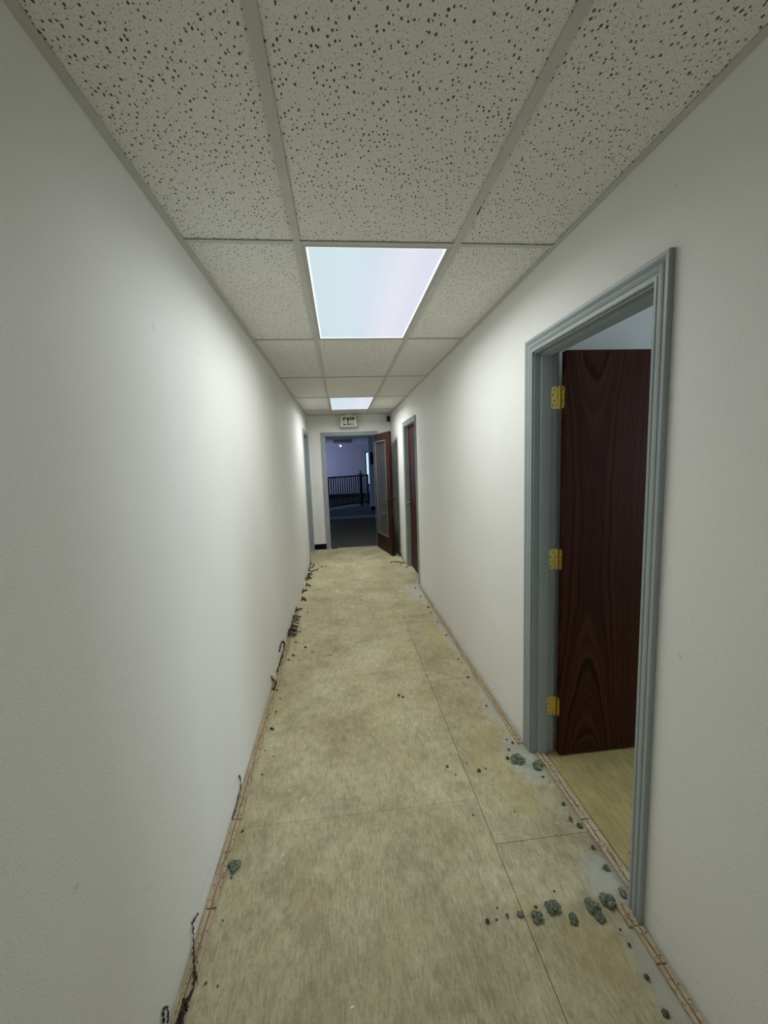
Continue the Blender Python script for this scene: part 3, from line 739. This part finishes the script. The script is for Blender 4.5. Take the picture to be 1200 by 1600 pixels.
def yarn(strands, lab, r=0.0032, wig=0.5, group=None):
    o0 = Vector(strands[0][0]); bm = bmesh.new(); rg = random.Random(int(abs(o0.y)*991))
    for pts in strands: tube(bm, [p-o0 for p in spline(pts, 7)], r, 6, wig, rg)
    o = link('carpet_yarn', bm, 'yarn', None, smooth=True, loc=tuple(o0)); tag(o, lab, 'yarn', group or 'dark carpet yarn scraps')
    return o
G = XL+0.006
yarn([[(G, 2.692, 0.095), (G, 2.715, 0.045), (G+0.02, 2.715, 0.012), (G+0.006, 2.668, 0.010), (G+0.045, 2.648, 0.010)],
      [(G, 2.70, 0.065), (G+0.018, 2.745, 0.012), (G+0.008, 2.66, 0.012)]], 'dark yarn loop poking up the left wall opposite the near doorway', 0.0042)
yarn([[(G+0.004, 3.035, 0.100), (G, 3.13, 0.115), (G, 3.24, 0.090), (G+0.002, 3.30, 0.03), (G+0.002, 3.10, 0.012), (G, 2.90, 0.012)]], 'dark hooked yarn strand on the left wall just before the yarn clump', 0.0052)
yarn([[(G, 1.783, 0.092), (G, 1.800, 0.085), (G, 1.796, 0.03), (G, 1.715, 0.014), (G, 1.65, 0.011)]], 'thin dark yarn strand curling up the left wall above the tack strip joint', 0.0024)
yarn([[(G, 1.240, 0.052), (G, 1.190, 0.080), (G, 1.180, 0.035), (G+0.004, 1.165, 0.012), (G+0.026, 1.11, 0.013), (G+0.047, 1.075, 0.006)],
      [(G+0.026, 1.11, 0.012), (G+0.036, 1.07, 0.012), (G+0.030, 1.03, 0.012)]], 'twisted dark yarn strand hanging over the left tack strip near the bottom', 0.0024, 0.8)
rg = random.Random(3)
yarn([[(G+0.03+rg.uniform(-.008, .014), 1.045-0.018*k, 0.012), (G+0.022+rg.uniform(-.012, .016), 1.030-0.018*k, 0.016), (G+0.026+rg.uniform(-.012, .018), 1.005-0.018*k, 0.011)] for k in range(6)],
     'matted dark yarn tuft on the left tack strip at the bottom edge', 0.0040, 0.8)
yarn([[(G, 0.968, 0.060), (G, 0.972, 0.088), (G, 0.988, 0.078), (G, 0.992, 0.045), (G, 0.985, 0.030)]], 'small dark yarn loop on the left wall at the bottom edge', 0.0026)
st_ = []
for k in range(15):
    y = 3.50+0.44*rg.random()**1.4; a = rg.uniform(-1, 1)
    st_.append([(G+rg.uniform(0, .012), y, rg.uniform(0.021, 0.05)), (G+rg.uniform(0.004, .03), y+0.05*a, rg.uniform(0.021, 0.034)), (G+rg.uniform(0.055, .075), y+0.07*a, 0.0085)])
yarn(st_, 'thick clump of dark yarn scraps against the left wall base', 0.0046, 0.6)
for k, (y, dx, lab) in enumerate([(4.16, .02, 'dark yarn scrap against the left wall base just beyond the thick clump'), (4.52, .045, 'straight dark yarn scrap on the floor by the left wall, third beyond the clump'),
                             (4.80, .03, 'dark yarn scrap by the left wall, fourth beyond the clump'), (5.06, .05, 'dark yarn scrap by the left wall, fifth beyond the clump')]):
    yarn([[(G+dx-0.02, y-0.02, 0.010), (G+dx, y+0.02, 0.012), (G+dx+0.035, y+0.05*(-1)**k, 0.007)], [(G+dx-0.015, y+0.05, 0.02), (G+dx-0.012, y-0.05, 0.010)]], lab, 0.0062, 0.6)
yarn([[(G+rg.uniform(.0, .05), 5.25+0.05*j, 0.012), (G+rg.uniform(.01, .08), 5.30+0.05*j, 0.02), (G+rg.uniform(.02, .10), 5.33+0.04*j, 0.010)] for j in range(7)], 'knotted dark yarn scraps by the left wall just before the coil', 0.0058, 0.6)
yarn([[(G+0.005, 6.13, 0.010), (G+0.07, 6.08, 0.012), (G+0.055, 5.95, 0.012), (G+0.01, 5.88, 0.012), (G+0.03, 5.74, 0.010), (G+0.115, 5.76, 0.010), (G+0.14, 5.85, 0.008)],
      [(G+0.005, 6.16, 0.04), (G+0.012, 6.10, 0.02), (G+0.004, 6.00, 0.012)]], 'coiled dark yarn at the far end of the left wall', 0.0062, 0.4)
yarn([[(0.657, 5.939, 0.006), (0.72, 5.955, 0.010), (0.79, 5.935, 0.007), (0.847, 5.851, 0.006)]], 'dark yarn strip on the floor in front of the glazed door', 0.0060, 0.5)
yarn([[(0.872, 6.80, 0.008), (0.880, 6.35, 0.012), (0.876, 5.95, 0.008), (0.865, 5.80, 0.008)], [(0.866, 6.36, 0.008), (0.874, 6.32, 0.05), (0.882, 6.28, 0.012)], [(0.850, 6.31, 0.008), (0.872, 6.37, 0.03), (0.884, 6.40, 0.008)]],
     'long dark yarn strand along the right wall base behind the glazed door', 0.0048, 0.5)
yarn([[(-0.225, 7.19, 0.008), (-0.20, 7.16, 0.012), (-0.17, 7.19, 0.008), (-0.14, 7.16, 0.008)]], 'dark yarn scrap at the left foot of the end doorway', 0.0060, 0.6)

# ------------------------------------------------------------------ near side room (through the near right doorway)
rx0, rx1, ry0, ry1 = XR+WT, 3.80, -1.20, 1.985
f2 = bx('floor_side_room', 'room_floor', (XR+0.075, rx1, ry0, ry1, -0.05, -0.001)); tag(f2, 'tan plywood floor of the side room beyond the near doorway', 'floor', kind='structure')
tag(bx('ceiling_side_room', 'plain_ceiling', (rx0, rx1, ry0, ry1, H+0.02, H+0.06)), 'pale ceiling of the near side room', 'ceiling', kind='structure')
tag(bx('wall_side_room_far', 'room_wall', (rx0, rx1, ry1, ry1+0.1, -0.02, H+0.02)), 'pale wall of the side room above the open oak door', 'wall', kind='structure')
tag(bx('wall_side_room_near', 'room_wall', (rx0, rx1, ry0-0.1, ry0, -0.02, H+0.02)), 'pale near wall of the side room', 'wall', kind='structure')
def window_wall(name, lab, f, s0, s1, z1, hole, wname, wlab, mat):
    h0, h1, a, b = hole; bm = bmesh.new()
    for u0, u1, v0, v1 in ((s0, h0, -0.02, z1), (h1, s1, -0.02, z1), (h0, h1, -0.02, a), (h0, h1, b, z1)): prism(bm, [(u0, v0), (u1, v0), (u1, v1), (u0, v1)], f, 0, 0.1)
    tag(link(name, bm, mat), lab, 'wall', kind='structure')
    e = empty(wname, f((h0+h1)/2, a, 0.05)); tag(e, wlab, 'window', kind='structure'); o = e.location.copy()
    bm = bmesh.new(); t = 0.05
    for u0, u1, v0, v1 in ((h0, h1, a, a+t), (h0, h1, b-t, b), (h0, h0+t, a+t, b-t), (h1-t, h1, a+t, b-t)): prism(bm, [(u0, v0), (u1, v0), (u1, v1), (u0, v1)], lambda u, v, d: f(u, v, d)-o, 0.02, 0.08)
    link('window_frame', bm, 'black', e)
    bm = bmesh.new(); prism(bm, [(h0+t, a+t), (h1-t, a+t), (h1-t, b-t), (h0+t, b-t)], lambda u, v, d: f(u, v, d)-o, 0.047, 0.052); link('window_pane', bm, 'pane', e)
window_wall('wall_side_room_outer', 'outer wall of the near side room', lambda s, z, d: Vector((rx1+d, s, z)), ry0-0.1, ry1+0.1, H+0.02, (0.45, 1.75, 0.85, 2.05), 'window_1', 'window of the near side room', 'room_wall')

# ------------------------------------------------------------------ second side room (farther right doorway), unlit
qx1, qy0, qy1 = 3.2, 3.9, 7.2
tag(bx('floor_back_room', 'floor', (XR+0.075, qx1, qy0, qy1, -0.05, -0.001)), 'tan floor of the unlit room beyond the farther right doorway', 'floor', kind='structure')
tag(boxes('wall_back_room', 'room_wall', [(rx0, qx1, qy0-0.08, qy0, -0.02, H), (rx0, qx1, qy1, qy1+0.08, -0.02, H), (qx1, qx1+0.08, qy0-0.08, qy1+0.08, -0.02, H)]), 'walls of the unlit room beyond the farther right doorway', 'wall', kind='structure')
tag(bx('ceiling_back_room', 'plain_ceiling', (rx0, qx1, qy0, qy1, H, H+0.05)), 'ceiling of the unlit room beyond the farther right doorway', 'ceiling', kind='structure')

# ------------------------------------------------------------------ dim blue room beyond the end doorway
FX0, FX1, FY0, FY1, FH = -3.0, 4.2, YE+WT, 18.0, 2.26
tag(bx('floor_far_room', 'carpet', (FX0, FX1, YE+0.05, 11.07, -0.05, -0.001)), 'dark carpet just beyond the end doorway', 'floor', kind='structure')
tag(bx('floor_far_strip', 'pale_grey', (FX0, FX1, 11.07, 11.66, -0.05, 0.0)), 'paler floor strip before the railing', 'floor', kind='structure')  # band of floor paler than the carpet around it
tag(bx('floor_landing', 'carpet_blue', (FX0, FX1, 11.66, 14.9, -0.05, -0.001)), 'slate carpet in front of the railing', 'floor', kind='structure')
tag(bx('floor_stairwell', 'deep', (FX0, FX1, 14.9, FY1, -0.05, -0.001)), 'near-black sheet for the dark stairwell behind the railing', 'floor', kind='structure')  # near-black sheet painted for the dark of the stairwell opening
fc = bx('ceiling_far_room', 'plain_ceiling', (FX0, FX1, FY0, FY1, FH+0.012, FH+0.05)); tag(fc, 'dim tiled ceiling of the room beyond the end doorway', 'ceiling', kind='structure')
for i in range(6):
    for j in range(9):
        xx, yy = -2.99+i*1.22, FY0+0.01+j*1.22
        if xx+1.2 > FX1 or yy+1.2 > FY1 or (i == 2 and j in (5, 6)): continue
        bx('ceiling_tile', 'plain_ceiling', (xx, xx+1.205, yy, yy+1.205, FH, FH+0.011), fc)
e = empty('ceiling_light', (0.09, 14.7, FH)); tag(e, 'unlit dark ceiling light in the room beyond the end doorway', 'ceiling light')
bx('frame', 'black', (-0.30, 0.30, -1.10, 1.10, -0.002, 0.010), e, 0.002)
bx('lens', 'pale_grey', (-0.27, 0.27, -0.80, 1.05, -0.006, -0.0025), e, 0.001)
window_wall('wall_far_room_back', 'mauve back wall of the room beyond the end doorway', lambda s, z, d: Vector((s, FY1+d, z)), FX0, FX1, FH+0.05, (1.075, 2.30, 0.50, 1.97), 'window_2', 'bright window in the mauve back wall beyond the railing', 'mauve')
window_wall('wall_far_room_left', 'blue side wall of the far room', lambda s, z, d: Vector((FX0-d, s, z)), 12.0, FY1+0.1, FH+0.05, (15.0, 17.6, 0.6, 2.1), 'added_window_3', 'wide unseen side window added to light the far room', 'mauve')  # unseen window, added to give the room blue light
window_wall('wall_far_room_left_front', 'blue side wall of the far room near the doorway', lambda s, z, d: Vector((FX0-d, s, z)), FY0-0.08, 12.0, FH+0.05, (8.2, 9.8, 0.6, 2.1), 'added_window_4', 'second unseen side window added to light the partition', 'mauve')  # unseen window, added to throw light on the partition
tag(bx('wall_far_room_right', 'blue', (FX1, FX1+0.1, FY0, FY1+0.1, -0.02, FH+0.05)), 'blue-grey right wall of the far room', 'wall', kind='structure')
tag(bx('wall_far_room_front', 'blue', (FX0, XL-WT, FY0-0.08, FY0, -0.02, FH+0.05)), 'near wall of the far room left of the doorway', 'wall', kind='structure')
tag(bx('wall_far_room_front_right', 'blue', (XR+WT, FX1, FY0-0.01, FY0+0.07, -0.02, FH+0.05)), 'near wall of the far room right of the doorway', 'wall', kind='structure')
tag(bx('wall_partition', 'blue', (0.872, FX1, 12.75, 12.90, -0.02, FH)), 'blue-grey partition wall right of the railing', 'wall', kind='structure')
tag(bx('baseboard_partition', 'rubber', (0.869, FX1, 12.74, 12.749, 0.0005, 0.12)), 'black baseboard of the blue-grey partition', 'baseboard', kind='structure')
tag(bx('baseboard_back', 'rubber', (FX0, FX1, FY1-0.012, FY1-0.0005, 0.0005, 0.16)), 'dark baseboard of the mauve back wall', 'baseboard', kind='structure')
e = empty('wall_fixture', (0.955, 12.75, 1.62)); tag(e, 'dark oblong fixture on the blue-grey partition beside the door edge', 'fixture')
bx('back_plate', 'black', (-0.035, 0.035, -0.012, -0.0005, -0.19, 0.19), e, 0.004)
bx('body', 'black', (-0.055, 0.055, -0.080, -0.0125, -0.16, 0.16), e, 0.02)
e = empty('ceiling_lamp', (0.03, 16.6, FH)); tag(e, 'small glowing bulb lamp under the far room ceiling', 'lamp')
bm = bmesh.new(); cyl(bm, (0, 0, -0.0005), (0, 0, -0.03), 0.09, 20, 0.075); link('lamp_base', bm, 'plastic', e)
bm = bmesh.new(); bmesh.ops.create_uvsphere(bm, u_segments=16, v_segments=10, radius=0.036)
for v in bm.verts: v.co.z = v.co.z*1.15-0.072
link('bulb', bm, 'bulb', e, smooth=True)

# railing
Ra, Rb = Vector((-0.463, 13.35)), Vector((0.885, 14.63)); rd = (Rb-Ra).normalized()
Ra2 = Ra-rd*1.9; RL = (Rb-Ra2).length
e = empty('railing', (Ra2.x, Ra2.y, 0), math.atan2(rd.y, rd.x)); tag(e, 'black baluster railing in the dim room beyond the end doorway', 'railing')
bx('top_rail', 'rail', (0, RL, -0.032, 0.032, 1.028, 1.075), e, 0.008)
bx('bottom_rail', 'rail', (0, RL, -0.022, 0.022, 0.085, 0.130), e, 0.005)
me = bx('baluster', 'rail', (-0.016, 0.016, -0.016, 0.016, 0.1305, 1.0275), e, 0.0).data
nb = int(RL/0.105)
COL.objects[-1].location.x = 0.06
for k in range(1, nb):
    o = share('baluster', me, e, (0.06+k*0.105, 0, 0))
for xx, hh in ((RL-0.30, 1.10), (RL+0.03, 1.08), (0.0, 1.08)):
    bm = bmesh.new(); box(bm, xx-0.042, xx+0.042, -0.042, 0.042, 0.0005, hh); link('newel_post', bm, 'rail', e, 0.004)
bm = bmesh.new(); xx = RL-0.30
box(bm, xx-0.058, xx+0.058, -0.058, 0.058, 1.101, 1.125); cyl(bm, (xx, 0, 1.125), (xx, 0, 1.17), 0.016, 10); cyl(bm, (xx, 0, 1.17), (xx, 0, 1.23), 0.034, 12, 0.018)
link('post_finial', bm, 'rail', e)
